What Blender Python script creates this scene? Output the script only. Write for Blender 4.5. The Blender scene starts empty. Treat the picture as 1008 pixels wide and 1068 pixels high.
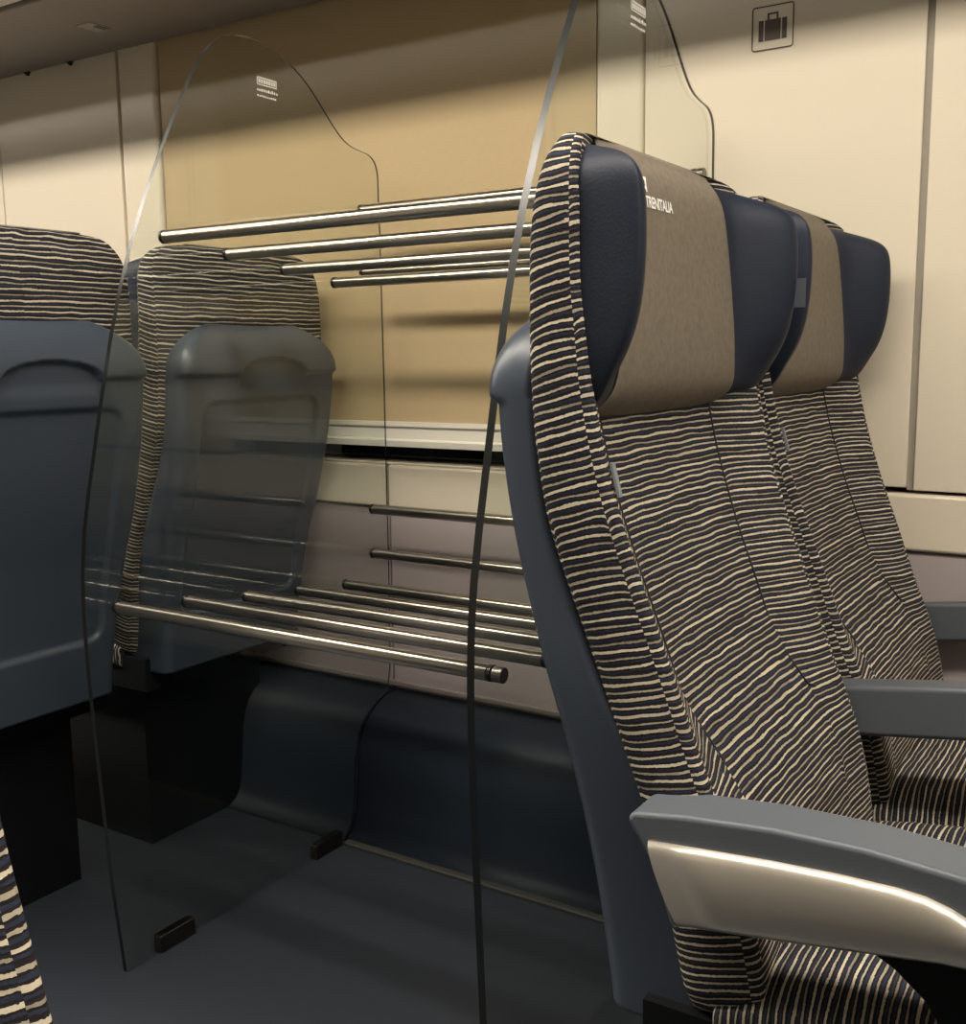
import bpy, bmesh, math, random
from mathutils import Vector, Matrix
random.seed(4)
SC = bpy.context.scene
COL = SC.collection

# ------------------------------------------------------------------ camera, world, exposure
YAW, PITCH, ROLL, FPX = 0.5702, -0.1466, -0.0118, 1115.0
cam_d = bpy.data.cameras.new('camera'); cam = bpy.data.objects.new('camera', cam_d); COL.objects.link(cam)
_f = Vector((-math.sin(YAW)*math.cos(PITCH), math.cos(YAW)*math.cos(PITCH), math.sin(PITCH)))
_r = Vector((math.cos(YAW), math.sin(YAW), 0)); _u = _r.cross(_f)
_c, _s = math.cos(ROLL), math.sin(ROLL)
_r2 = _c*_r + _s*_u; _u2 = -_s*_r + _c*_u
M4 = Matrix.Identity(4)
for i in range(3):
    M4[i][0] = _r2[i]; M4[i][1] = _u2[i]; M4[i][2] = -_f[i]
M4.translation = (0, 0, 0.97)
cam.matrix_world = M4
cam_d.sensor_fit = 'HORIZONTAL'; cam_d.sensor_width = 36.0; cam_d.lens = 36.0*FPX/1008.0
cam_d.clip_start = 0.02
SC.camera = cam

w = bpy.data.worlds.new('night'); SC.world = w; w.use_nodes = True
w.node_tree.nodes['Background'].inputs[0].default_value = (0.01, 0.012, 0.02, 1)
w.node_tree.nodes['Background'].inputs[1].default_value = 0.2
SC.view_settings.view_transform = 'Standard'; SC.view_settings.look = 'None'
SC.view_settings.gamma = 1.0; SC.view_settings.use_curve_mapping = False
SC.view_settings.exposure = 0.14
LAMP_MAIN = 30.0       # strip lamp over the aisle
STREAK_GLOW = 3.4        # glowing strip added for the streak it reflects in the window-side wall
LAMP_COL = (1.0, 0.915, 0.78)

# ------------------------------------------------------------------ helpers
def link(o, parent=None):
    COL.objects.link(o)
    if parent is not None: o.parent = parent
    return o
def tag(o, label=None, cat=None, group=None, kind=None):
    if label: o['label'] = label
    if cat: o['category'] = cat
    if group: o['group'] = group
    if kind: o['kind'] = kind
    return o
def empty(name, loc=(0,0,0), rz=0.0):
    o = bpy.data.objects.new(name, None); COL.objects.link(o)
    o.location = loc; o.rotation_euler = (0, 0, rz); o.empty_display_size = 0.05
    return o
def mesh_obj(name, verts, faces, mat, parent=None, uvs=None, smooth=True, mods=()):
    me = bpy.data.meshes.new(name); me.from_pydata([tuple(v) for v in verts], [], faces)
    if uvs is not None:
        ul = me.uv_layers.new(name='UVMap')
        k = 0
        for fu in uvs:
            for uv in fu:
                ul.data[k].uv = uv; k += 1
    bm = bmesh.new(); bm.from_mesh(me); bmesh.ops.recalc_face_normals(bm, faces=bm.faces); bm.to_mesh(me); bm.free()
    if smooth:
        for p in me.polygons: p.use_smooth = True
    if mat: me.materials.append(mat)
    o = link(bpy.data.objects.new(name, me), parent)
    return o
def bm_obj(name, bm, mat, parent=None, smooth=False):
    me = bpy.data.meshes.new(name); bmesh.ops.recalc_face_normals(bm, faces=bm.faces); bm.to_mesh(me); bm.free()
    if smooth:
        for p in me.polygons: p.use_smooth = True
    if mat: me.materials.append(mat)
    return link(bpy.data.objects.new(name, me), parent)
def bevel(o, wd, seg=2, ang=0.6):
    m = o.modifiers.new('bevel', 'BEVEL'); m.width = wd; m.segments = seg; m.limit_method = 'ANGLE'; m.angle_limit = ang
    m.harden_normals = True
    return o
def subsurf(o, n=2):
    m = o.modifiers.new('sub', 'SUBSURF'); m.levels = n; m.render_levels = n
    return o
def box_bm(bm, x0, x1, y0, y1, z0, z1):
    vs = [bm.verts.new(p) for p in ((x0,y0,z0),(x1,y0,z0),(x1,y1,z0),(x0,y1,z0),(x0,y0,z1),(x1,y0,z1),(x1,y1,z1),(x0,y1,z1))]
    for f in ((0,3,2,1),(4,5,6,7),(0,1,5,4),(1,2,6,5),(2,3,7,6),(3,0,4,7)): bm.faces.new([vs[i] for i in f])
def box(name, x0, x1, y0, y1, z0, z1, mat, parent=None, bev=0.0, seg=2):
    bm = bmesh.new(); box_bm(bm, x0, x1, y0, y1, z0, z1)
    o = bm_obj(name, bm, mat, parent)
    if bev:
        bevel(o, bev, seg)
        for p in o.data.polygons: p.use_smooth = True
    return o
def prism_xz(name, pts, y0, y1, mat, parent=None, bev=0.0, seg=3, bulge=None):
    """outline in x,z extruded along y"""
    n = len(pts)
    v = [(x, y0, z) for x, z in pts] + [(x, y1, z) for x, z in pts]
    f = [list(range(n)), list(range(2*n-1, n-1, -1))] + [[i, (i+1) % n, n+(i+1) % n, n+i] for i in range(n)]
    o = mesh_obj(name, v, f, mat, parent, smooth=bool(bev))
    if bev: bevel(o, bev, seg)
    return o
def prism_yz(name, pts, x0, x1, mat, parent=None, bev=0.0):
    n = len(pts)
    v = [(x0, y, z) for y, z in pts] + [(x1, y, z) for y, z in pts]
    f = [list(range(n)), list(range(2*n-1, n-1, -1))] + [[i, (i+1) % n, n+(i+1) % n, n+i] for i in range(n)]
    o = mesh_obj(name, v, f, mat, parent, smooth=False)
    if bev: bevel(o, bev, 2)
    return o
def cyl_x(bm, x0, x1, y, z, r, n=24, caps=True):
    a = [bm.verts.new((x0, y+r*math.cos(2*math.pi*i/n), z+r*math.sin(2*math.pi*i/n))) for i in range(n)]
    b = [bm.verts.new((x1, y+r*math.cos(2*math.pi*i/n), z+r*math.sin(2*math.pi*i/n))) for i in range(n)]
    for i in range(n):
        f = bm.faces.new((a[i], a[(i+1) % n], b[(i+1) % n], b[i])); f.smooth = True
    if caps: bm.faces.new(a[::-1]); bm.faces.new(b)
def tube(name, pts, r, mat, parent=None, n=6):
    v, f = [], []
    P = [Vector(p) for p in pts]
    for i, p in enumerate(P):
        d = (P[min(i+1, len(P)-1)] - P[max(i-1, 0)]).normalized()
        a = d.cross(Vector((0, 0, 1)));
        if a.length < 1e-3: a = d.cross(Vector((1, 0, 0)))
        a.normalize(); b = d.cross(a)
        for k in range(n):
            t = 2*math.pi*k/n
            v.append(p + a*(r*math.cos(t)) + b*(r*math.sin(t)))
    for i in range(len(P)-1):
        for k in range(n):
            f.append((i*n+k, i*n+(k+1) % n, (i+1)*n+(k+1) % n, (i+1)*n+k))
    f.append(tuple(range(n-1, -1, -1))); f.append(tuple((len(P)-1)*n+k for k in range(n)))
    return mesh_obj(name, v, f, mat, parent)
def interp(tab, z):
    """tab: list of (z, x) rising in z; smooth piecewise cubic"""
    if z <= tab[0][0]: return tab[0][1]
    if z >= tab[-1][0]: return tab[-1][1]
    for i in range(len(tab)-1):
        z0, x0 = tab[i]; z1, x1 = tab[i+1]
        if z <= z1:
            t = (z-z0)/(z1-z0)
            def sl(j):
                if j <= 0: return (tab[1][1]-tab[0][1])/(tab[1][0]-tab[0][0])
                if j >= len(tab)-1: return (tab[-1][1]-tab[-2][1])/(tab[-1][0]-tab[-2][0])
                return (tab[j+1][1]-tab[j-1][1])/(tab[j+1][0]-tab[j-1][0])
            m0, m1 = sl(i)*(z1-z0), sl(i+1)*(z1-z0)
            t2, t3 = t*t, t*t*t
            return (2*t3-3*t2+1)*x0+(t3-2*t2+t)*m0+(-2*t3+3*t2)*x1+(t3-t2)*m1
def sstep(a, b, x):
    t = min(1.0, max(0.0, (x-a)/(b-a))); return t*t*(3-2*t)

# ------------------------------------------------------------------ materials
def mat(name, col, rough=0.5, metal=0.0, spec=0.5, noise=0.0, nscale=60.0, bump=0.0, bscale=300.0, coat=0.0):
    m = bpy.data.materials.new(name); m.use_nodes = True
    nt = m.node_tree; b = nt.nodes['Principled BSDF']
    b.inputs['Base Color'].default_value = (*col, 1); b.inputs['Roughness'].default_value = rough
    b.inputs['Metallic'].default_value = metal; b.inputs['Specular IOR Level'].default_value = spec
    if coat: b.inputs['Coat Weight'].default_value = coat; b.inputs['Coat Roughness'].default_value = 0.12
    tc = nt.nodes.new('ShaderNodeTexCoord')
    if noise:
        n = nt.nodes.new('ShaderNodeTexNoise'); n.inputs['Scale'].default_value = nscale; n.inputs['Detail'].default_value = 4
        nt.links.new(tc.outputs['Object'], n.inputs['Vector'])
        mx = nt.nodes.new('ShaderNodeMix'); mx.data_type = 'RGBA'
        mx.inputs[6].default_value = (*[c*(1-noise) for c in col], 1); mx.inputs[7].default_value = (*[min(1, c*(1+noise)) for c in col], 1)
        nt.links.new(n.outputs['Fac'], mx.inputs[0]); nt.links.new(mx.outputs[2], b.inputs['Base Color'])
    if bump:
        n2 = nt.nodes.new('ShaderNodeTexNoise'); n2.inputs['Scale'].default_value = bscale; n2.inputs['Detail'].default_value = 2
        nt.links.new(tc.outputs['Object'], n2.inputs['Vector'])
        bp = nt.nodes.new('ShaderNodeBump'); bp.inputs['Strength'].default_value = bump; bp.inputs['Distance'].default_value = 0.002
        nt.links.new(n2.outputs['Fac'], bp.inputs['Height']); nt.links.new(bp.outputs['Normal'], b.inputs['Normal'])
    return m
def emit(name, col, strength):
    m = bpy.data.materials.new(name); m.use_nodes = True; nt = m.node_tree
    for n in list(nt.nodes):
        if n.type == 'BSDF_PRINCIPLED': nt.nodes.remove(n)
    e = nt.nodes.new('ShaderNodeEmission'); e.inputs[0].default_value = (*col, 1); e.inputs[1].default_value = strength
    nt.links.new(e.outputs[0], nt.nodes['Material Output'].inputs[0])
    return m
def glass_mat(name, tint):
    m = bpy.data.materials.new(name); m.use_nodes = True; nt = m.node_tree
    for n in list(nt.nodes):
        if n.type == 'BSDF_PRINCIPLED': nt.nodes.remove(n)
    tr = nt.nodes.new('ShaderNodeBsdfTransparent'); tr.inputs[0].default_value = (*tint, 1)
    gl = nt.nodes.new('ShaderNodeBsdfGlossy'); gl.inputs['Roughness'].default_value = 0.0
    lw = nt.nodes.new('ShaderNodeLayerWeight'); lw.inputs[0].default_value = 0.5
    pw = nt.nodes.new('ShaderNodeMath'); pw.operation = 'POWER'; pw.inputs[1].default_value = 5
    ma = nt.nodes.new('ShaderNodeMath'); ma.operation = 'MULTIPLY_ADD'; ma.inputs[1].default_value = 0.96; ma.inputs[2].default_value = 0.040
    mx = nt.nodes.new('ShaderNodeMixShader')
    nt.links.new(lw.outputs['Facing'], pw.inputs[0]); nt.links.new(pw.outputs[0], ma.inputs[0]); nt.links.new(ma.outputs[0], mx.inputs[0])
    nt.links.new(tr.outputs[0], mx.inputs[1]); nt.links.new(gl.outputs[0], mx.inputs[2])
    nt.links.new(mx.outputs[0], nt.nodes['Material Output'].inputs[0])
    return m
def fabric_mat():
    """striped moquette: tan, navy and near-black stripes woven along v of the UV map"""
    m = bpy.data.materials.new('striped_moquette'); m.use_nodes = True; nt = m.node_tree; L = nt.links
    b = nt.nodes['Principled BSDF']; b.inputs['Roughness'].default_value = 0.95; b.inputs['Specular IOR Level'].default_value = 0.12
    def M(op, a, c=None, d=None):
        n = nt.nodes.new('ShaderNodeMath'); n.operation = op
        for i, x in enumerate((a, c, d)):
            if x is None: continue
            if isinstance(x, (int, float)): n.inputs[i].default_value = x
            else: L.new(x, n.inputs[i])
        return n.outputs[0]
    uv = nt.nodes.new('ShaderNodeUVMap'); uv.uv_map = 'UVMap'
    sp = nt.nodes.new('ShaderNodeSeparateXYZ'); L.new(uv.outputs[0], sp.inputs[0])
    U, V = sp.outputs[0], sp.outputs[1]
    cmb = nt.nodes.new('ShaderNodeCombineXYZ'); L.new(M('MULTIPLY', U, 22.0), cmb.inputs[0]); L.new(M('MULTIPLY', V, 40.0), cmb.inputs[1])
    nz = nt.nodes.new('ShaderNodeTexNoise'); nz.inputs['Scale'].default_value = 1.0; nz.inputs['Detail'].default_value = 1.0
    L.new(cmb.outputs[0], nz.inputs['Vector'])
    wob = M('MULTIPLY_ADD', nz.outputs['Fac'], 0.7, -0.35)
    cmf = nt.nodes.new('ShaderNodeCombineXYZ'); L.new(M('MULTIPLY', U, 420.0), cmf.inputs[0]); L.new(M('MULTIPLY', V, 500.0), cmf.inputs[1])
    nf = nt.nodes.new('ShaderNodeTexNoise'); nf.inputs['Scale'].default_value = 1.0; nf.inputs['Detail'].default_value = 1.0
    L.new(cmf.outputs[0], nf.inputs['Vector'])
    fine = M('MULTIPLY_ADD', nf.outputs['Fac'], 0.22, -0.11)
    s = M('ADD', M('ADD', M('DIVIDE', V, 0.0100), wob), fine)
    ID = M('FLOOR', s); F = M('FRACT', s)
    # step cells along the stripe: the weave changes thickness in short runs
    cell = M('FLOOR', M('MULTIPLY_ADD', U, 17.0, M('MULTIPLY', ID, 0.618)))
    cw = nt.nodes.new('ShaderNodeCombineXYZ'); L.new(ID, cw.inputs[0]); L.new(cell, cw.inputs[1])
    wn = nt.nodes.new('ShaderNodeTexWhiteNoise'); wn.noise_dimensions = '2D'; L.new(cw.outputs[0], wn.inputs['Vector'])
    sp2 = nt.nodes.new('ShaderNodeSeparateColor'); L.new(wn.outputs['Color'], sp2.inputs[0])
    R1, R2, R3 = sp2.outputs[0], sp2.outputs[1], sp2.outputs[2]
    odd = M('MODULO', M('ABSOLUTE', ID), 2.0)
    wid = M('MULTIPLY', M('MULTIPLY_ADD', R1, 0.14, 0.25), M('MULTIPLY_ADD', odd, -0.22, 1.0))
    tan = M('LESS_THAN', F, wid)
    wl = nt.nodes.new('ShaderNodeTexWhiteNoise'); wl.noise_dimensions = '1D'; L.new(ID, wl.inputs['W'])
    bri = M('MULTIPLY_ADD', R2, 0.30, M('MULTIPLY_ADD', wl.outputs['Value'], 0.30, M('MULTIPLY_ADD', odd, -0.26, 0.58)))
    navy = M('MULTIPLY', M('GREATER_THAN', F, M('MULTIPLY_ADD', R3, 0.12, 0.50)), M('LESS_THAN', F, M('MULTIPLY_ADD', R2, 0.10, 0.78)))
    mx1 = nt.nodes.new('ShaderNodeMix'); mx1.data_type = 'RGBA'
    mx1.inputs[6].default_value = (0.019, 0.016, 0.018, 1); mx1.inputs[7].default_value = (0.030, 0.035, 0.056, 1); L.new(navy, mx1.inputs[0])
    sc = nt.nodes.new('ShaderNodeMix'); sc.data_type = 'RGBA'; sc.inputs[6].default_value = (0.0, 0.0, 0.0, 1); sc.inputs[7].default_value = (0.56, 0.49, 0.375, 1)
    L.new(bri, sc.inputs[0])
    mx2 = nt.nodes.new('ShaderNodeMix'); mx2.data_type = 'RGBA'; L.new(tan, mx2.inputs[0]); L.new(mx1.outputs[2], mx2.inputs[6]); L.new(sc.outputs[2], mx2.inputs[7])
    L.new(mx2.outputs[2], b.inputs['Base Color'])
    bp = nt.nodes.new('ShaderNodeBump'); bp.inputs['Strength'].default_value = 0.35; bp.inputs['Distance'].default_value = 0.0012
    hgt = M('ADD', M('MULTIPLY', M('ABSOLUTE', M('SUBTRACT', F, 0.45)), 1.6), nf.outputs['Fac'])
    L.new(hgt, bp.inputs['Height']); L.new(bp.outputs['Normal'], b.inputs['Normal'])
    return m

M_FAB = fabric_mat()
M_SHELL = mat('blue_grey_plastic', (0.050, 0.064, 0.089), 0.32, bump=0.12, bscale=900, spec=0.45)
M_ARM = mat('armrest_plastic', (0.085, 0.097, 0.115), 0.45, bump=0.1, bscale=1200)
M_NAVY = mat('navy_leather', (0.013, 0.0175, 0.032), 0.55, noise=0.15, nscale=40, bump=0.15, bscale=400, spec=0.3)
M_GREY = mat('grey_felt_cover', (0.195, 0.165, 0.13), 0.95, noise=0.28, nscale=140, bump=0.3, bscale=900, spec=0.1)
M_WHITE = mat('white_print', (0.9, 0.88, 0.84), 0.6)
M_TAG = mat('grey_blue_label', (0.20, 0.215, 0.25), 0.8)
M_TAB = mat('dark_tab', (0.045, 0.05, 0.065), 0.8)
M_STITCH = mat('dark_seam', (0.018, 0.017, 0.022), 0.9)
M_SILVER = mat('satin_silver_panel', (0.66, 0.61, 0.53), 0.34, metal=0.7, bump=0.02, bscale=2000)
M_DARK = mat('dark_painted_steel', (0.004, 0.0045, 0.006), 0.7, spec=0.2)
M_STEEL = mat('brushed_steel', (0.62, 0.57, 0.49), 0.24, metal=1.0, bump=0.02, bscale=500)
def aniso(m, rot):
    nt = m.node_tree; b = nt.nodes['Principled BSDF']; b.inputs['Anisotropic'].default_value = 0.92; b.inputs['Anisotropic Rotation'].default_value = rot
    t = nt.nodes.new('ShaderNodeTangent'); t.direction_type = 'RADIAL'; t.axis = 'X'; nt.links.new(t.outputs[0], b.inputs['Tangent'])
M_BAR = mat('turned_steel_tube', (0.66, 0.61, 0.53), 0.30, metal=1.0); aniso(M_BAR, 0.25)
M_RING = mat('dark_steel_ring', (0.010, 0.009, 0.008), 0.35)
M_CAP = mat('steel_cap', (0.20, 0.185, 0.165), 0.35, metal=0.9)
M_CLAMP = mat('bronze_clamp', (0.13, 0.11, 0.10), 0.28, metal=1.0)
M_WALL = mat('cream_laminate', (0.68, 0.61, 0.495), 0.13, spec=0.5, noise=0.015, nscale=8)
M_BLIND = mat('golden_beige_blind', (0.46, 0.355, 0.21), 0.14, spec=0.5, noise=0.03, nscale=120, bump=0.03, bscale=700)
M_RAIL = mat('white_rail', (0.74, 0.70, 0.62), 0.3)
M_LOW = mat('mauve_grey_laminate', (0.40, 0.345, 0.345), 0.42, noise=0.03, nscale=9)
M_ALU = mat('pale_aluminium', (0.66, 0.63, 0.57), 0.35, metal=0.5)
M_DUCT = mat('dark_blue_duct', (0.018, 0.025, 0.038), 0.48, noise=0.1, nscale=14, spec=0.22)
M_FLOOR = mat('dark_blue_floor', (0.026, 0.032, 0.044), 0.5, noise=0.18, nscale=30, bump=0.05, bscale=200)
M_RACK = mat('grey_rack_panel', (0.27, 0.245, 0.225), 0.5, noise=0.06, nscale=12)
M_CEIL = mat('ceiling_panel', (0.30, 0.29, 0.27), 0.6)
M_NEARWALL = mat('plain_wall', (0.22, 0.205, 0.18), 0.6)
M_BLACK = mat('black_gap', (0.004, 0.004, 0.005), 0.3)
M_PANE = mat('night_pane', (0.004, 0.005, 0.007), 0.05)
M_GLASS = glass_mat('partition_glass', (0.955, 0.97, 0.95))
M_EDGE = mat('glass_edge', (0.005, 0.006, 0.006), 0.30, spec=0.65)
M_ETCH = mat('etched_print', (0.75, 0.73, 0.68), 0.7)
M_LAMP = emit('lamp_diffuser', LAMP_COL, LAMP_MAIN)
M_STREAK = emit('added_streak_strip', LAMP_COL, STREAK_GLOW)
M_SIGN = mat('sign_ink', (0.07, 0.055, 0.045), 0.5)

# ------------------------------------------------------------------ the carriage shell
WY = 1.75            # face of the window-side wall
XL, XR = -9.0, 2.6
YN = -0.74
def struct(o): o['kind'] = 'structure'; return o
struct(box('floor', XL, XR, YN-0.1, 1.9, -0.06, 0.0, M_FLOOR))
struct(box('ceiling', XL, XR, YN-0.1, 1.95, 2.34, 2.40, M_CEIL))
struct(box('wall_near', XL, XR, YN-0.1, YN, 0.0, 2.34, M_NEARWALL))
struct(box('wall_left', XL-0.06, XL, YN-0.1, 1.95, -0.06, 2.4, M_NEARWALL))
struct(box('wall_right', XR, XR+0.06, YN-0.1, 1.95, -0.06, 2.4, M_NEARWALL))
struct(box('wall_back', XL, XR, 1.87, 1.95, 0.0, 2.34, M_BLACK))
# upper wall panels between the windows, thin dark joints between them
G = 0.0022
def panel(x0, x1, z0, z1, m=M_WALL, bev=0.002, y0=WY, y1=1.86):
    return struct(box('wall_panel', x0+G, x1-G, y0, y1, z0, z1, m, bev=bev))
Z_LEDGE, Z_TOP = 0.752, 2.34
panel(XL, -2.593, Z_LEDGE, Z_TOP)
panel(-2.593, -2.126, Z_LEDGE, Z_TOP)
panel(-2.126, -1.995, Z_LEDGE, Z_TOP, bev=0.010)
panel(-0.882, -0.788, Z_LEDGE, Z_TOP, bev=0.010)
panel(-0.788, -0.335, Z_LEDGE+0.004, Z_TOP)
panel(-0.329, XR, Z_LEDGE, Z_TOP)
struct(box('trim_joint', -0.337, -0.327, WY+0.006, 1.86, Z_LEDGE, Z_TOP, mat('joint_grey', (0.30, 0.27, 0.225), 0.6)))
# cream band below the window and the mauve panel below it
panel(XL, -1.357, 0.656, 0.747, bev=0.007, y0=WY-0.004)
panel(-1.357, XR, 0.656, 0.747, bev=0.007, y0=WY-0.004)
panel(XL, -1.357, 0.20, 0.654, M_LOW, y0=WY+0.004)
panel(-1.357, XR, 0.20, 0.654, M_LOW, y0=WY+0.004)
struct(box('trim_lower', XL, XR, WY-0.001, WY+0.02, 0.272, 0.284, mat('mauve_trim', (0.34, 0.30, 0.29), 0.45), bev=0.003))
# rounded heater duct running along the foot of the wall
duct = [(WY+0.02, 0.0), (WY+0.02, 0.268), (1.725, 0.268), (1.700, 0.264), (1.675, 0.254), (1.652, 0.240), (1.634, 0.222), (1.622, 0.200), (1.614, 0.170),
        (1.609, 0.130), (1.606, 0.090), (1.602, 0.055), (1.594, 0.030), (1.584, 0.014), (1.570, 0.006), (1.555, 0.0)]
def duct_piece(x0, x1):
    o = prism_yz('baseboard_back', duct, x0, x1, M_DUCT)
    for p in o.data.polygons: p.use_smooth = abs(p.normal.x) < 0.5
    return struct(o)
duct_piece(XL, -1.345); duct_piece(-1.341, -0.655); duct_piece(-0.651, XR)
struct(box('trim_floor', -1.335, -0.70, 1.548, 1.566, 0.0, 0.006, mat('floor_strip', (0.07, 0.066, 0.06), 0.4), bev=0.002))
# overhead rack along the wall: its underside is the grey band at the top left
rk = struct(box('overhead_rack', XL, XR, 1.43, WY+0.002, 1.677, 1.712, M_RACK, bev=0.004))
struct(box('overhead_rack_rail', XL, XR, 1.385, 1.428, 1.684, 1.735, M_ALU, bev=0.006))
struct(box('opposite_rack', XL, XR, YN, -0.42, 1.68, 1.715, M_RACK, bev=0.004))

# window with closed blind
win = struct(empty('window_1', (-1.44, 1.80, 0.75)))
def wbox(name, x0, x1, y0, y1, z0, z1, m, bev=0.0):
    o = box(name, x0+1.44, x1+1.44, y0-1.80, y1-1.80, z0-0.75, z1-0.75, m, win, bev); return o
wbox('pane', -1.993, -0.884, 1.815, 1.83, 0.70, 1.70, M_PANE)
wbox('sill', -1.993, -0.884, WY+0.0, 1.815, 0.7465, 0.7515, M_WALL, 0.002)
bl = empty('window_blind', (-1.44, 1.764, 0.83)); tag(bl, 'closed golden beige blind covering the window behind the luggage rack', 'blind')
o = box('blind_sheet', -0.5535, 0.5565, -0.003, 0.003, 0.0, 1.0, M_BLIND, bl)
o = prism_yz('bottom_rail', [(-0.012, 0.005), (-0.012, -0.004), (-0.007, -0.008), (-0.007, -0.030), (-0.014, -0.034), (-0.014, -0.046), (0.008, -0.046), (0.008, 0.005)], -0.5535, 0.5565, M_RAIL, bl)
o['label'] = 'pale stepped aluminium bottom rail'

# ------------------------------------------------------------------ aisle lamp, and a glowing strip added for the wall streak
def ceiling_light(name, y0, y1, z, m, label):
    r = empty(name, (0, (y0+y1)/2, z)); h = (y1-y0)/2
    tag(r, label, 'light')
    box('housing', -8.9, 2.4, -h-0.02, h+0.02, 0.006, 2.34-z, M_ALU, r)
    if m == M_LAMP: box('diffuser', -8.88, 2.38, -h, h, 0.0, 0.008, m, r)
    else: box('diffuser', -8.88, 2.38, -h, h, -0.035, 0.045, m, r)
    return r
ceiling_light('ceiling_light', 0.34, 0.56, 2.30, M_LAMP, 'long warm strip lamp on the ceiling above the aisle')
ceiling_light('ceiling_light', -0.345, -0.295, 2.24, M_STREAK, 'faint glowing strip above the opposite seats, added for its reflected streak on the wall')  # added emitter, placed and sized for the bright streak under the rack

# ------------------------------------------------------------------ seat meshes (seat faces +x, y = 0 is its middle)
CREST = [(0.40, -0.247), (0.43, -0.250), (0.508, -0.263), (0.594, -0.293), (0.607, -0.299), (0.657, -0.317), (0.716, -0.338), (0.78, -0.363), (0.835, -0.381),
         (0.863, -0.390), (0.90, -0.398), (0.945, -0.407), (0.991, -0.412), (1.024, -0.416), (1.06, -0.417), (1.092, -0.417), (1.125, -0.419)]
STN = [((-0.322, 0.36), (-0.245, 0.385)), ((-0.335, 0.43), (-0.252, 0.452)), ((-0.348, 0.50), (-0.266, 0.521)), ((-0.360, 0.55), (-0.281, 0.568)),
       ((-0.373, 0.590), (-0.299, 0.607)), ((-0.392, 0.636), (-0.317, 0.657)), ((-0.414, 0.697), (-0.338, 0.716)), ((-0.439, 0.761), (-0.363, 0.780)),
       ((-0.457, 0.812), (-0.381, 0.835)), ((-0.464, 0.846), (-0.390, 0.866)), ((-0.469, 0.881), (-0.398, 0.901)), ((-0.473, 0.928), (-0.407, 0.945)),
       ((-0.474, 0.976), (-0.411, 0.993)), ((-0.4735, 1.007), (-0.416, 1.024)), ((-0.473, 1.049), (-0.417, 1.061)), ((-0.471, 1.080), (-0.417, 1.092)),
       ((-0.467, 1.101), (-0.419, 1.108)), ((-0.463, 1.121), (-0.421, 1.126)), ((-0.458, 1.137), (-0.425, 1.140)), ((-0.454, 1.149), (-0.430, 1.151)), ((-0.453, 1.1645), (-0.440, 1.160))]
WK = [0.200, 0.206, 0.210, 0.211, 0.212, 0.213, 0.214, 0.216, 0.219, 0.220, 0.221, 0.222, 0.222, 0.222, 0.222, 0.222, 0.221, 0.217, 0.208, 0.194, 0.17]
def dish(z):
    return 0.006 + 0.032*sstep(0.575, 0.66, z)*(1-0.6*sstep(1.06, 1.16, z))
# half section: (y fraction, f from back to front, dish fraction, panel)
HALF = [(0.0, 0.0, 0, 0), (0.35, 0.0, 0, 0), (0.70, 0.0, 0, 0), (0.90, 0.02, 0, 0), (0.985, 0.16, 0, 0), (1.01, 0.40, 0, 1), (1.005, 0.66, 0, 1), (0.992, 0.90, 0, 1),
        (0.978, 0.975, 0, 2), (0.950, 1.0, 0, 2), (0.84, 1.0, 0.30, 3), (0.72, 1.0, 0.72, 3), (0.62, 1.0, 1.0, 3), (0.56, 1.0, 1.03, 4), (0.30, 1.0, 1.08, 4), (0.0, 1.0, 1.1, 4)]
SEG = [0, 0, 0, 0, 1, 1, 1, 2, 2, 3, 3, 3, 4, 4, 4]
def pitch(z): return 0.0072 + 0.0008*sstep(0.80, 1.0, z)
PANEL_OFF = [0.0013, 0.0, 0.0048, 0.0021, 0.0067]
def build_backrest_mesh():
    n = len(HALF)
    ring = [(-HALF[i][0], HALF[i][1], HALF[i][2], HALF[i][3]) for i in range(n)] + [(HALF[i][0], HALF[i][1], HALF[i][2], HALF[i][3]) for i in range(n-2, 0, -1)]
    m = len(ring)
    verts, V = [], []
    vlen = 0.0
    for k, ((bx, bz), (fx, fz)) in enumerate(STN):
        if k: vlen += (math.dist(STN[k][1], STN[k-1][1])*0.5 + math.dist(STN[k][0], STN[k-1][0])*0.5)*0.0100/pitch((STN[k][1][1]+STN[k-1][1][1])/2)
        V.append(vlen)
        d = dish(fz)
        ln = math.dist((bx, bz), (fx, fz)); ux, uz = (fx-bx)/ln, (fz-bz)/ln
        for (yf, f, df, pn) in ring:
            x = bx + ux*ln*f - d*df; z = bz + uz*ln*f
            if f < 0.02: x -= 0.012*(1-abs(yf)**2)
            verts.append((x, yf*WK[k], z))
    ys = [0.0]
    for i in range(1, m+1):
        a, b = ring[i % m], ring[i-1]
        ys.append(ys[-1] + math.hypot((a[0]-b[0])*0.215, (a[1]-b[1])*0.07))
    faces, uvs = [], []
    K = len(STN)
    for k in range(K-1):
        for i in range(m):
            j = (i+1) % m
            faces.append((k*m+i, k*m+j, (k+1)*m+j, (k+1)*m+i))
            pn = SEG[i if i < n-1 else m-1-i]
            side = 0.0 if i < n-1 or pn in (0, 4) else 0.0037
            off = PANEL_OFF[pn] + side
            q = 1.14 if pn >= 3 else 1.0
            uvs.append([(ys[i], V[k]*q+off), (ys[i+1], V[k]*q+off), (ys[i+1], V[k+1]*q+off), (ys[i], V[k+1]*q+off)])
    faces.append(tuple((K-1)*m+i for i in range(m))); uvs.append([(ys[i], V[-1]+0.004) for i in range(m)])
    faces.append(tuple(range(m-1, -1, -1))); uvs.append([(ys[i], 0.0) for i in range(m-1, -1, -1)])
    o = mesh_obj('backrest', verts, faces, M_FAB, None, uvs)
    subsurf(o, 2)
    return o
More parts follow.
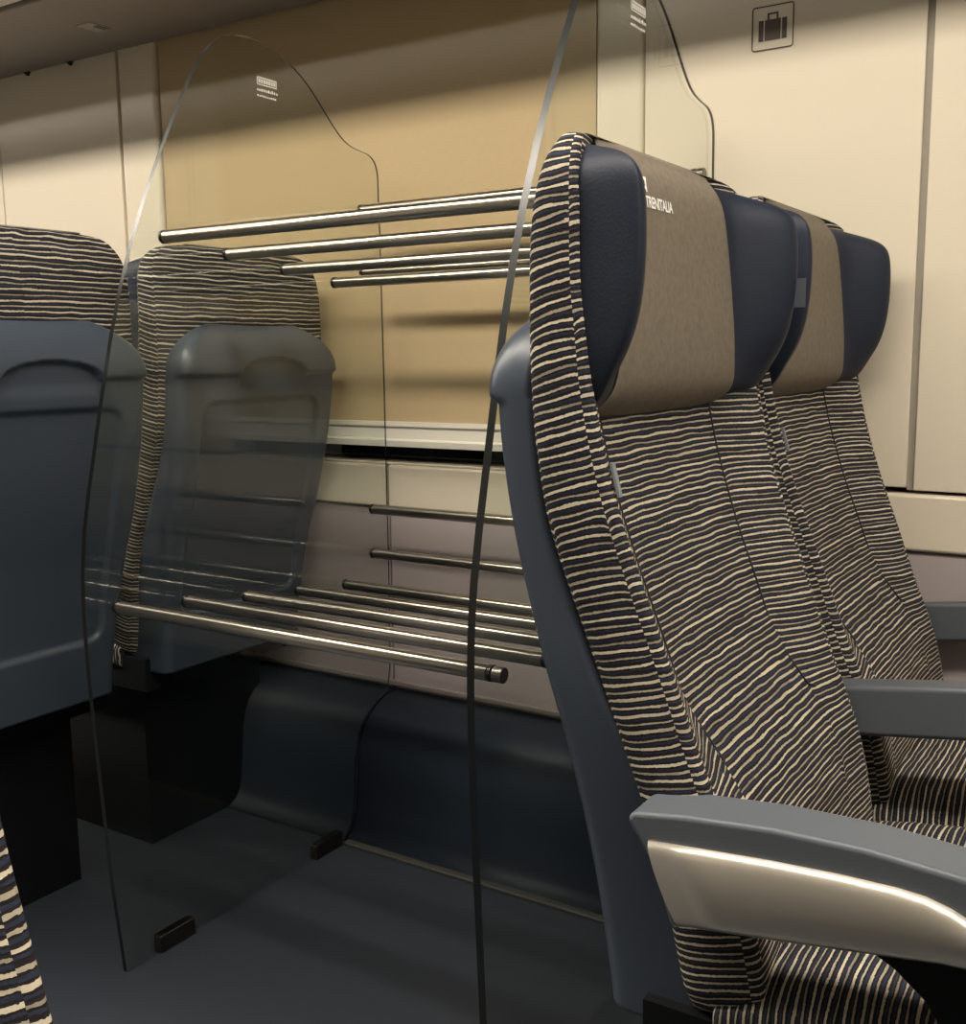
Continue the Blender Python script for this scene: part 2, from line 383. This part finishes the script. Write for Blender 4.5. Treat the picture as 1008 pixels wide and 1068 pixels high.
def seam_paths():
    out = []
    for s in (-1, 1):
        p = []
        for k, ((bx, bz), (fx, fz)) in enumerate(STN):
            if fz < 0.60 or fz > 1.0: continue
            p.append((fx - dish(fz)*0.99 + 0.0012, s*0.62*WK[k], fz))
        p = [(p[0][0]+0.012, s*0.80*0.215, p[0][2]-0.014)] + p
        out.append(p)
    return out
SHELLB = [(0.30, -0.395), (0.375, -0.403), (0.435, -0.411), (0.523, -0.424), (0.617, -0.443), (0.701, -0.467), (0.793, -0.491), (0.877, -0.506), (0.94, -0.511), (0.97, -0.507), (0.995, -0.497), (1.015, -0.485), (1.03, -0.470)]
BACKB = [(0.30, -0.315), (0.36, -0.318), (0.43, -0.331), (0.50, -0.344), (0.59, -0.369), (0.636, -0.388), (0.697, -0.410), (0.761, -0.435), (0.812, -0.453), (0.846, -0.460), (0.881, -0.465), (0.928, -0.468), (1.03, -0.462)]
def shell_w(z):
    if z > 0.935:
        t = min(1.0, (z-0.935)/0.0955); return 0.060 + 0.148*(max(0.0, 1-t**2.0))**0.5
    return 0.188 + 0.020*sstep(0.40, 0.72, z)
def rrect(y, z, yh, z0, z1, r):
    """signed distance to a rounded rectangle, negative inside"""
    cy, cz = 0.0, (z0+z1)/2
    qx = abs(y-cy)-(yh-r); qz = abs(z-cz)-((z1-z0)/2-r)
    return math.hypot(max(qx, 0), max(qz, 0)) + min(max(qx, qz), 0) - r
def build_shell_mesh():
    NZ, NB = 190, 110
    zs = [0.372 + (1.030-0.372)*k/(NZ-1) for k in range(NZ)]
    verts, faces = [], []
    per = None
    for z in zs:
        wv = shell_w(z); xb = interp(SHELLB, z); xf = max(interp(BACKB, z), xb+0.004)
        xf += 0.026*(1-sstep(0.48, 0.74, z))
        rc = min(0.022, (xf-xb)*0.8)
        row = [(xf, -wv)]
        for i in range(1, 4): row.append((xf + (xb+rc-xf)*i/4, -wv))
        for i in range(7):
            t = math.pi/2*i/6; row.append((xb+rc-rc*math.sin(t), -wv+rc-rc*math.cos(t)))
        for i in range(1, NB): row.append((xb, (-wv+rc) + (2*wv-2*rc)*i/NB))
        for i in range(7):
            t = math.pi/2*(1-i/6); row.append((xb+rc-rc*math.sin(t), wv-rc+rc*math.cos(t)))
        for i in range(3, 0, -1): row.append((xf + (xb+rc-xf)*i/4, wv))
        row.append((xf, wv))
        per = len(row)
        for (x, y) in row:
            # lip of the top cap with the grip arch, recess of the back panel
            zb = 0.930 + 0.028*math.sqrt(max(0.0, 1-((y+0.02)/0.088)**2)) if abs(y+0.02) < 0.088 else 0.930
            cap = sstep(zb-0.004, zb+0.002, z)
            back = 1.0 if x < xb+rc*0.9 else 0.35
            x -= 0.0095*cap*(1-sstep(0.985, 1.03, z)*0.7)*back
            if x < xb+rc*0.5:
                d = rrect(y, z, 0.160, 0.475, 0.886, 0.035)
                x += 0.0085*(1-sstep(-0.010, 0.0, d))*back
                # soft hollow under the arch
                if abs(y+0.02) < 0.088 and 0.90 < z < zb: x += 0.004*sstep(0.90, 0.925, z)
            verts.append((x, y, z))
    for k in range(NZ-1):
        for i in range(per-1):
            faces.append((k*per+i, k*per+i+1, (k+1)*per+i+1, (k+1)*per+i))
        faces.append((k*per+per-1, k*per, (k+1)*per, (k+1)*per+per-1))
    faces.append(tuple(range(per-1, -1, -1))); faces.append(tuple((NZ-1)*per+i for i in range(per)))
    return mesh_obj('back_shell', verts, faces, M_SHELL)
PE = [(0.912, -0.432), (0.93, -0.404), (0.95, -0.392), (0.98, -0.373), (1.018, -0.364), (1.06, -0.361), (1.09, -0.362), (1.108, -0.365), (1.122, -0.372), (1.134, -0.390), (1.148, -0.430)]
PC = [(0.912, -0.445), (0.925, -0.425), (0.94, -0.417), (0.98, -0.415), (1.02, -0.417), (1.06, -0.420), (1.09, -0.423), (1.115, -0.426), (1.130, -0.430), (1.141, -0.436), (1.152, -0.445)]
PW = [(0.912, 0.190), (0.93, 0.206), (0.96, 0.213), (1.0, 0.2155), (1.06, 0.2155), (1.10, 0.215), (1.116, 0.213), (1.128, 0.206), (1.138, 0.192), (1.146, 0.172), (1.152, 0.155)]
def pillow_x(y, z):
    a = abs(y)/0.2155
    r = sstep(0.66, 0.96, a)
    xc, xe = interp(PC, z), interp(PE, z)
    return xc + (xe-xc)*r - 0.004*sstep(0.975, 1.0, a)
def build_pillow_mesh():
    zs = [0.912, 0.916, 0.922, 0.93, 0.94, 0.955, 0.975, 1.0, 1.025, 1.05, 1.075, 1.095, 1.106, 1.115, 1.124, 1.132, 1.140, 1.147, 1.152]
    fr = [-1.0, -0.99, -0.965, -0.93, -0.89, -0.84, -0.79, -0.73, -0.66, -0.4, 0.0]; fr = fr + [-v for v in fr[-2::-1]]
    verts, faces = [], []
    for z in zs:
        wv = interp(PW, z)
        row = [(pillow_x(f*wv, z), f*wv) for f in fr]
        row = [(-0.44, -wv*0.95), (min(-0.422, row[0][0]-0.004), -wv)] + row + [(min(-0.422, row[-1][0]-0.004), wv), (-0.44, wv*0.95)]
        per = len(row)
        verts += [(x, y, z) for x, y in row]
    K = len(zs)
    for k in range(K-1):
        for i in range(per):
            j = (i+1) % per
            faces.append((k*per+i, k*per+j, (k+1)*per+j, (k+1)*per+i))
    faces.append(tuple(range(per-1, -1, -1))); faces.append(tuple((K-1)*per+i for i in range(per)))
    o = mesh_obj('headrest', verts, faces, M_NAVY); subsurf(o, 2); return o
def cover_hw(z): return 0.148 - 0.010*sstep(0.92, 1.16, z) + 0.012*(1-sstep(0.915, 0.96, z))
def build_cover_mesh():
    zs = [0.905, 0.909, 0.916, 0.926, 0.94, 0.96, 0.985, 1.01, 1.04, 1.07, 1.10, 1.122, 1.136, 1.146, 1.152]
    NY = 24
    verts, faces = [], []
    rows = []
    for z in zs:
        zz = max(z, 0.912)
        rows.append([(pillow_x(cover_hw(z)*(2*i/NY-1), min(zz, 1.152)) + 0.0045 - (0.018 if z == 0.905 else 0.0), cover_hw(z)*(2*i/NY-1), z) for i in range(NY+1)])
    # over the top of the seat
    for x, z in ((-0.4425, 1.1565), (-0.446, 1.1610), (-0.450, 1.1630), (-0.455, 1.1635)):
        rows.append([(x, cover_hw(1.17)*(2*i/NY-1)*0.98, z) for i in range(NY+1)])
    for r in rows: verts += r
    n = NY+1
    for k in range(len(rows)-1):
        for i in range(NY): faces.append((k*n+i, k*n+i+1, (k+1)*n+i+1, (k+1)*n+i))
    o = mesh_obj('headrest_cover', verts, faces, M_GREY)
    m = o.modifiers.new('thick', 'SOLIDIFY'); m.thickness = 0.003; m.offset = -1
    subsurf(o, 1)
    return o
def build_cushion_mesh():
    xs = [-0.30, -0.29, -0.27, -0.20, -0.10, 0.0, 0.08, 0.14, 0.175, 0.195, 0.205]
    prof = [(-0.208, 0.375), (-0.2085, 0.40), (-0.208, 0.425), (-0.202, 0.448), (-0.188, 0.463), (-0.165, 0.469), (-0.12, 0.468), (-0.06, 0.464), (0.0, 0.462)]
    ring = prof + [(-y, z) for y, z in prof[-2::-1]]
    m = len(ring); verts, faces, uvs = [], [], []
    for x in xs:
        t = sstep(0.10, 0.205, x); drop = 0.045*t*t + 0.025*sstep(-0.14, -0.28, x) if x < -0.13 else 0.045*t*t; sh = 1-0.05*t
        if x < -0.28: drop += 0.01
        for y, z in ring: verts.append((x, y*sh, z-drop*(1 if z > 0.44 else 0.4)))
    us = [0.0]
    for i in range(1, m): us.append(us[-1]+math.dist(ring[i], ring[i-1]))
    for k in range(len(xs)-1):
        for i in range(m-1):
            faces.append((k*m+i, k*m+i+1, (k+1)*m+i+1, (k+1)*m+i))
            uvs.append([(us[i], xs[k]*1.5), (us[i+1], xs[k]*1.5), (us[i+1], xs[k+1]*1.5), (us[i], xs[k+1]*1.5)])
        faces.append((k*m+m-1, k*m, (k+1)*m, (k+1)*m+m-1)); uvs.append([(0.43, xs[k]), (0, xs[k]), (0, xs[k+1]), (0.43, xs[k+1])])
    faces.append(tuple(range(m-1, -1, -1))); uvs.append([(us[i], -0.3) for i in range(m-1, -1, -1)])
    K = len(xs)
    faces.append(tuple((K-1)*m+i for i in range(m))); uvs.append([(ring[i][0], 0.205+0.5-ring[i][1]) for i in range(m)])
    o = mesh_obj('seat_cushion', verts, faces, M_FAB, None, uvs); subsurf(o, 2); return o
def arc_pts(cx, cz, r, a0, a1, n):
    return [(cx+r*math.cos(math.radians(a0+(a1-a0)*i/n)), cz+r*math.sin(math.radians(a0+(a1-a0)*i/n))) for i in range(n+1)]
# outer armrest with the metal side panel (outer face towards -y; mirrored for the other side)
def arm_body(sg):
    pts = [(-0.352, 0.592), (-0.346, 0.599), (-0.30, 0.606), (-0.232, 0.612), (-0.162, 0.613), (-0.080, 0.607), (-0.03, 0.594), (0.03, 0.572), (0.055, 0.555), (0.06, 0.535),
           (0.045, 0.528), (-0.02, 0.534), (-0.091, 0.546), (-0.20, 0.530), (-0.312, 0.508), (-0.330, 0.560)]
    o = prism_xz('armrest', pts, sg*0.257, sg*0.203, M_ARM, bev=0.008, seg=3); return o
def arm_panel(sg):
    top = [(-0.331, 0.579), (-0.28, 0.583), (-0.231, 0.587), (-0.18, 0.5895), (-0.140, 0.590), (-0.120, 0.5885), (-0.103, 0.584), (-0.085, 0.576), (-0.066, 0.564), (-0.052, 0.554)]
    bot = [(-0.305, 0.513), (-0.265, 0.5185), (-0.22, 0.525), (-0.18, 0.531), (-0.150, 0.5355), (-0.130, 0.5385), (-0.108, 0.542), (-0.085, 0.5435), (-0.066, 0.5435), (-0.052, 0.5445)]
    NS = 16; v, f = [], []
    cols = []
    for (a, b) in zip(top, bot):
        col = [(a[0], 0.254, a[1])]
        for k in range(NS+1):
            t = k/NS; e = 0.0035*(1-(1-min(1, t/0.10))**2) + 0.0015*(1-(1-min(1, (1-t)/0.06))**2)
            col.append((a[0]+(b[0]-a[0])*t, 0.2555 + e + 0.006*(1-(2*t-0.75)**2 if t < 0.375 else 1-((t-0.375)/0.625)**2), a[1]+(b[1]-a[1])*t))
        col.append((b[0], 0.254, b[1])); cols.append(col)
    cols = [[(x+0.001, 0.254, z) for x, y, z in cols[0]]] + cols + [[(x, 0.254, z) for x, y, z in cols[-1]]]
    m = len(cols[0])
    for c in cols: v += [(x, sg*y, z) for x, y, z in c]
    for i in range(len(cols)-1):
        for k in range(m-1): f.append((i*m+k, i*m+k+1, (i+1)*m+k+1, (i+1)*m+k))
    o = mesh_obj('side_panel', v, f, M_SILVER); o['label'] = 'satin silver side panel'; return o
def arm_support(sg):
    pts = [(-0.175, 0.535), (0.03, 0.535), (0.03, 0.34), (-0.085, 0.34), (-0.088, 0.40), (-0.080, 0.44), (-0.104, 0.475), (-0.120, 0.500), (-0.142, 0.518)]
    return prism_xz('arm_support', pts, sg*0.243, sg*0.226, M_DARK, bev=0.003)
def plain_arm(y0, y1):
    pts = [(-0.335, 0.556), (-0.325, 0.578), (-0.31, 0.583), (-0.17, 0.602), (-0.05, 0.603), (0.02, 0.597), (0.05, 0.58), (0.05, 0.55), (0.0, 0.545), (-0.168, 0.541), (-0.281, 0.526), (-0.33, 0.52)]
    return prism_xz('armrest', pts, y0, y1, M_ARM, bev=0.007)

proto = {}
proto['backrest'] = build_backrest_mesh(); proto['back_shell'] = build_shell_mesh(); proto['headrest'] = build_pillow_mesh()
proto['headrest_cover'] = build_cover_mesh(); proto['seat_cushion'] = build_cushion_mesh()
sp = seam_paths()
proto['seam_a'] = tube('seam', sp[0], 0.0012, M_STITCH); proto['seam_b'] = tube('seam', sp[1], 0.0012, M_STITCH)
def tag_mesh():
    bm = bmesh.new()
    for dx in (0.0, 0.006):
        a = len(bm.verts)
        for (z0, z1) in ((0.850, 0.878),):
            x0, x1 = interp(CREST, z0), interp(CREST, z1)
            yA = -0.2085 + dx*1.3
            vs = [bm.verts.new(p) for p in ((x0+0.0015-dx*.5, yA, z0), (x0+0.0015-dx*.5, yA+0.004, z0), (x1+0.0015-dx*.5, yA+0.004, z1), (x1+0.0015-dx*.5, yA, z1),
                                            (x0+0.004-dx*.5, yA, z0), (x0+0.004-dx*.5, yA+0.004, z0), (x1+0.004-dx*.5, yA+0.004, z1), (x1+0.004-dx*.5, yA, z1))]
            for f in ((0,3,2,1),(4,5,6,7),(0,1,5,4),(1,2,6,5),(2,3,7,6),(3,0,4,7)): bm.faces.new([vs[i] for i in f])
    return bm_obj('fabric_tag', bm, M_TAG)
proto['fabric_tag'] = tag_mesh()
def pull_tab_mesh():
    bm = bmesh.new(); box_bm(bm, -0.378, -0.352, 0.2055, 0.2085, 1.018, 1.050)
    return bm_obj('pull_tab', bm, M_TAB)
proto['pull_tab'] = pull_tab_mesh()
def base_mesh():
    bm = bmesh.new()
    box_bm(bm, -0.36, 0.14, -0.20, 0.20, 0.335, 0.398)
    box_bm(bm, -0.30, 0.02, -0.16, 0.16, 0.0, 0.340)
    return bm_obj('seat_base', bm, M_DARK)
proto['seat_base'] = base_mesh()
def text_mesh():
    cu = bpy.data.curves.new('lettering', 'FONT'); cu.body = 'TRENITALIA'; cu.size = 0.0145; cu.offset = 0.0004; cu.extrude = 0.0; cu.space_character = 0.92
    t = bpy.data.objects.new('lettering', cu); COL.objects.link(t)
    bpy.context.view_layer.update()
    me = bpy.data.meshes.new_from_object(t.evaluated_get(bpy.context.evaluated_depsgraph_get()))
    bpy.data.objects.remove(t)
    vs = [v.co.copy() for v in me.vertices]; fs = [tuple(p.vertices) for p in me.polygons]
    wd = max(v.x for v in vs)
    k = 0.064/wd
    out = []
    for v in vs:
        y = -0.079 + v.x*k; z = 1.103 + v.y; out.append((pillow_x(y, z)+0.0056, y, z))
    # emblem above the word
    def q(pts):
        b = len(out)
        for y, z in pts: out.append((pillow_x(y, z)+0.0056, y, z))
        fs.append(tuple(range(b, b+len(pts))))
    q([(-0.104, 1.119), (-0.073, 1.119), (-0.072, 1.122), (-0.103, 1.122)])
    q([(-0.100, 1.128), (-0.069, 1.128), (-0.068, 1.131), (-0.099, 1.131)])
    q([(-0.0745, 1.117), (-0.072, 1.117), (-0.0685, 1.131), (-0.072, 1.131)])
    o = mesh_obj('printed_logo', out, fs, M_WHITE, smooth=False)
    return o
proto['printed_logo'] = text_mesh()
arms = {}
for sg in (-1, 1):
    arms[sg] = (arm_body(-1 if sg < 0 else 1), arm_panel(sg), arm_support(sg))
mid = {(-1): plain_arm(-0.258, -0.218), 1: plain_arm(0.218, 0.258)}
wall_arm = {(-1): plain_arm(-0.236, -0.216), 1: plain_arm(0.216, 0.236)}
plist = list(proto.values()) + [x for a in arms.values() for x in a] + list(mid.values()) + list(wall_arm.values())
def cp(o, parent):
    c = o.copy(); COL.objects.link(c); c.parent = parent; return c
def seat(x, y, rz, label, kind, aisle):
    """kind: aisle seat or window seat; aisle: side of the aisle in the seat's own frame"""
    r = empty('train_seat', (x, y, 0), rz)
    if rz: r.scale = (1, 1, 1.009)
    tag(r, label, 'seat', 'striped train seats')
    for n in ('backrest', 'back_shell', 'seat_cushion', 'seat_base', 'seam_a', 'seam_b', 'fabric_tag'): cp(proto[n], r)
    h = cp(proto['headrest'], r); cv = cp(proto['headrest_cover'], h); cp(proto['printed_logo'], h)
    if label.startswith('striped seat nearest'): cp(proto['pull_tab'], h)
    if kind == 'aisle':
        a = cp(arms[aisle][0], r); cp(arms[aisle][1], a); cp(arms[aisle][2], a)
    else:
        cp(mid[aisle], r); cp(wall_arm[-aisle], r)
    return r
seat(0.0, 1.017, 0.0, 'striped seat nearest the camera on the right, with a silver-panelled armrest', 'aisle', -1)
seat(0.0, 1.489, 0.0, 'striped seat by the wall on the right, partly hidden behind the nearest seat', 'window', -1)
seat(-1.968, 1.022, math.pi, 'seat seen from behind at the left edge, outside the glass partition', 'aisle', 1)
seat(-1.968, 1.510, math.pi, 'seat seen from behind through the left glass partition, beside the wall', 'window', 1)
seat(0.0, 0.0165, 0.0, 'striped seat whose backrest edge shows in the bottom left corner', 'window', 1)
for o in plist: bpy.data.objects.remove(o)
for o in bpy.data.objects:
    if o.parent is not None and '_' in o.name and o.name.split('.')[0] in ('seam_a', 'seam_b'): o.name = 'seam'

# ------------------------------------------------------------------ glass partitions
GOUT = [(1.020, 0.001), (1.006, 0.15), (0.998, 0.30), (0.990, 0.45), (0.986, 0.595), (0.994, 0.709), (1.026, 0.84), (1.066, 1.004), (1.113, 1.147), (1.178, 1.284), (1.232, 1.382), (1.262, 1.432),
        (1.290, 1.466), (1.318, 1.487), (1.345, 1.496), (1.385, 1.5005), (1.425, 1.497), (1.469, 1.485), (1.517, 1.460), (1.548, 1.435), (1.579, 1.405), (1.610, 1.378), (1.635, 1.364), (1.670, 1.358), (1.695, 1.356), (1.712, 1.348),
        (1.722, 1.333), (1.7265, 1.305), (1.729, 0.914), (1.729, 0.500), (1.729, 0.274), (1.700, 0.271), (1.670, 0.259), (1.645, 0.244), (1.627, 0.226), (1.614, 0.200), (1.606, 0.168), (1.601, 0.130), (1.596, 0.060), (1.588, 0.032), (1.576, 0.016), (1.555, 0.001)]
def smooth_poly(pts, it=1):
    for _ in range(it):
        out = []
        n = len(pts)
        for i in range(n):
            a, b = pts[i], pts[(i+1) % n]
            if i == n-1:
                out.append(a); continue
            if math.dist(a, b) > 0.2 or i < 1: out.append(a); continue
            out += [a, ((a[0]+b[0])/2, (a[1]+b[1])/2)]
        # relax
        m = len(out); r = out[:]
        for i in range(2, m-2):
            r[i] = (0.5*out[i][0]+0.25*(out[i-1][0]+out[i+1][0]), 0.5*out[i][1]+0.25*(out[i-1][1]+out[i+1][1]))
        pts = r
    return pts
GP = smooth_poly(GOUT, 1)
def partition(x, label, T):
    r = empty('glass_partition', (x, 1.02, 0.0)); tag(r, label, 'partition', 'glass partitions')
    n = len(GP)
    P = [(y-1.02, z) for y, z in GP]
    v = [(-T, y, z) for y, z in P] + [(T, y, z) for y, z in P]
    f = [list(range(n)), list(range(2*n-1, n-1, -1))]
    g = mesh_obj('glass_pane', v, f, M_GLASS, r, smooth=False)
    # full width on the front edge, a thinner ground line along the back edge
    ap = max(range(n), key=lambda i: P[i][1])
    v = v + [(-T*0.4, y, z) for y, z in P] + [(T*0.4, y, z) for y, z in P]
    f2 = [[i, i+1, n+i+1, n+i] if i < ap else [2*n+i, 2*n+i+1, 3*n+i+1, 3*n+i] for i in range(n-1)]
    e = mesh_obj('polished_edge', v, f2, M_EDGE, r, smooth=True); e['label'] = 'dark polished glass edge'
    # floor clamps
    for y0, y1 in ((1.085, 1.160), (1.468, 1.546)):
        c = box('floor_clamp', -0.009, 0.009, y0-1.02, y1-1.02, 0.0, 0.030, M_CLAMP, r, bev=0.002)
    # etched safety print
    bm = bmesh.new()
    def q(y0, y1, z0, z1, x0=T+0.0002, x1=T+0.0006): box_bm(bm, x0, x1, y0-1.02, y1-1.02, z0, z1)
    q(1.394, 1.442, 1.4375, 1.440); q(1.394, 1.442, 1.4265, 1.4285); q(1.394, 1.396, 1.4265, 1.440); q(1.440, 1.442, 1.4265, 1.440)
    for i in range(7): q(1.398+0.006*i, 1.4025+0.006*i, 1.4300, 1.4365)
    rnd = random.Random(7)
    for zz, h in ((1.4165, 0.0055), (1.4075, 0.004)):
        y = 1.394
        while y < 1.440:
            wd = rnd.uniform(0.002, 0.0042); q(y, y+wd, zz, zz+h*rnd.uniform(0.6, 1.0)); y += wd+0.0018
    bm_obj('etched_print', bm, M_ETCH, r)
    return r
XGL, XGR = -1.343, -0.653
partition(XGL, 'left glass partition standing between the rack and the seats seen from behind', 0.0042)
partition(XGR, 'right glass partition standing directly behind the nearest striped seat', 0.0052)

# ------------------------------------------------------------------ luggage shelves of steel bars between the partitions
def shelf(bars, label):
    r = empty('luggage_shelf', (-1.0, bars[0][0], bars[0][1])); tag(r, label, 'luggage rack', 'bar luggage shelves')
    for (y, z) in bars:
        bm = bmesh.new(); cyl_x(bm, XGL+0.010+1.0, XGR-0.006+1.0, 0, 0, 0.0100, 32)
        b = bm_obj('bar', bm, M_BAR, r); b.location = (0, y-bars[0][0], z-bars[0][1])
        for xa, xb in ((XGL+0.0040, XGL+0.0105), (XGR-0.0120, XGR-0.0050)):
            bm = bmesh.new(); cyl_x(bm, xa+1.0, xb+1.0, 0, 0, 0.0104, 24); bm_obj('fixing_ring', bm, M_RING, b)
        bm = bmesh.new(); cyl_x(bm, XGR-0.0049+1.0, XGR+0.010+1.0, 0, 0, 0.0100, 24)
        c = bm_obj('end_cap', bm, M_CAP, b)
        m = c.modifiers.new('bevel', 'BEVEL'); m.width = 0.0015; m.segments = 2; m.limit_method = 'ANGLE'
    return r
shelf([(1.046, 0.592), (1.181, 0.574), (1.315, 0.557), (1.449, 0.541), (1.584, 0.526), (1.672, 0.574), (1.674, 0.664)], 'lower luggage shelf of seven steel bars at armrest height between the glass panes')
shelf([(1.174, 1.156), (1.307, 1.139), (1.442, 1.122), (1.578, 1.106), (1.664, 1.130), (1.664, 1.247)], 'upper luggage shelf of six steel bars at headrest height before the blind')

# ------------------------------------------------------------------ pictogram, rack latch, clips, wall fitting
sg = empty('luggage_sign', (-0.568, WY-0.0012, 1.475)); tag(sg, 'square suitcase pictogram sign on the cream wall above the right seats', 'sign')
def frame_bm(bm, hw, t, r, y0, y1):
    def loop(h, rr): return [(cx+rr*math.cos(a), cz+rr*math.sin(a)) for cx, cz, a0 in ((h-rr, h-rr, 0), (-h+rr, h-rr, 90), (-h+rr, -h+rr, 180), (h-rr, -h+rr, 270)) for a in [math.radians(a0+90*i/5) for i in range(6)]]
    A, B = loop(hw, r), loop(hw-t, max(r-t, 0.001)); n = len(A)
    for y in (y0, y1):
        a = [bm.verts.new((x, y, z)) for x, z in A]; b = [bm.verts.new((x, y, z)) for x, z in B]
        for i in range(n): bm.faces.new((a[i], a[(i+1) % n], b[(i+1) % n], b[i]))
bm = bmesh.new(); frame_bm(bm, 0.0335, 0.0018, 0.005, 0.0, 0.0008); bm_obj('border', bm, M_SIGN, sg)
bm = bmesh.new()
for x0, x1, z0, z1 in ((-0.0225, -0.0150, -0.019, 0.012), (-0.0125, 0.0125, -0.019, 0.012), (0.0150, 0.0225, -0.019, 0.012),
                       (-0.0085, -0.0060, 0.012, 0.0215), (0.0060, 0.0085, 0.012, 0.0215), (-0.0085, 0.0085, 0.0195, 0.0220)):
    box_bm(bm, x0, x1, 0.0, 0.0008, z0, z1)
bm_obj('suitcase_symbol', bm, M_SIGN, sg)
lt = empty('rack_latch', (-1.985, 1.60, 1.677)); tag(lt, 'small pale latch plate with dark slots under the overhead rack', 'latch')
box('plate', -0.045, 0.0, -0.028, 0.028, -0.002, 0.0005, mat('latch_plate', (0.40, 0.38, 0.35), 0.4), lt, bev=0.0008)
box('slot', -0.016, -0.012, -0.006, 0.024, -0.0028, -0.001, M_BLACK, lt); box('slot', -0.006, -0.002, -0.006, 0.024, -0.0028, -0.001, M_BLACK, lt)
for xx, lab in ((-2.452, 'leftmost small dark clip where the rack meets the wall'), (-2.285, 'second small dark clip where the rack meets the wall')):
    c = empty('rack_clip', (xx, 1.745, 1.677)); tag(c, lab, 'clip', 'dark clips under the rack')
    mesh_obj('bracket', [(-0.010, -0.004, 0), (0.010, -0.004, 0), (0.002, -0.004, -0.009), (-0.010, 0.004, 0), (0.010, 0.004, 0), (0.002, 0.004, -0.009)],
             [(0, 1, 2), (5, 4, 3), (0, 3, 4, 1), (1, 4, 5, 2), (2, 5, 3, 0)], M_BLACK, c, smooth=False)
fx = empty('wall_fitting', (-1.02, WY+0.002, 0.585)); tag(fx, 'tiny steel knob on the mauve wall beside the lower bars', 'knob')
bm = bmesh.new(); bmesh.ops.create_cone(bm, cap_ends=True, segments=20, radius1=0.011, radius2=0.008, depth=0.012, matrix=Matrix.Translation((0, -0.005, 0)) @ Matrix.Rotation(math.pi/2, 4, 'X'))
bm_obj('knob_body', bm, M_STEEL, fx, smooth=False)
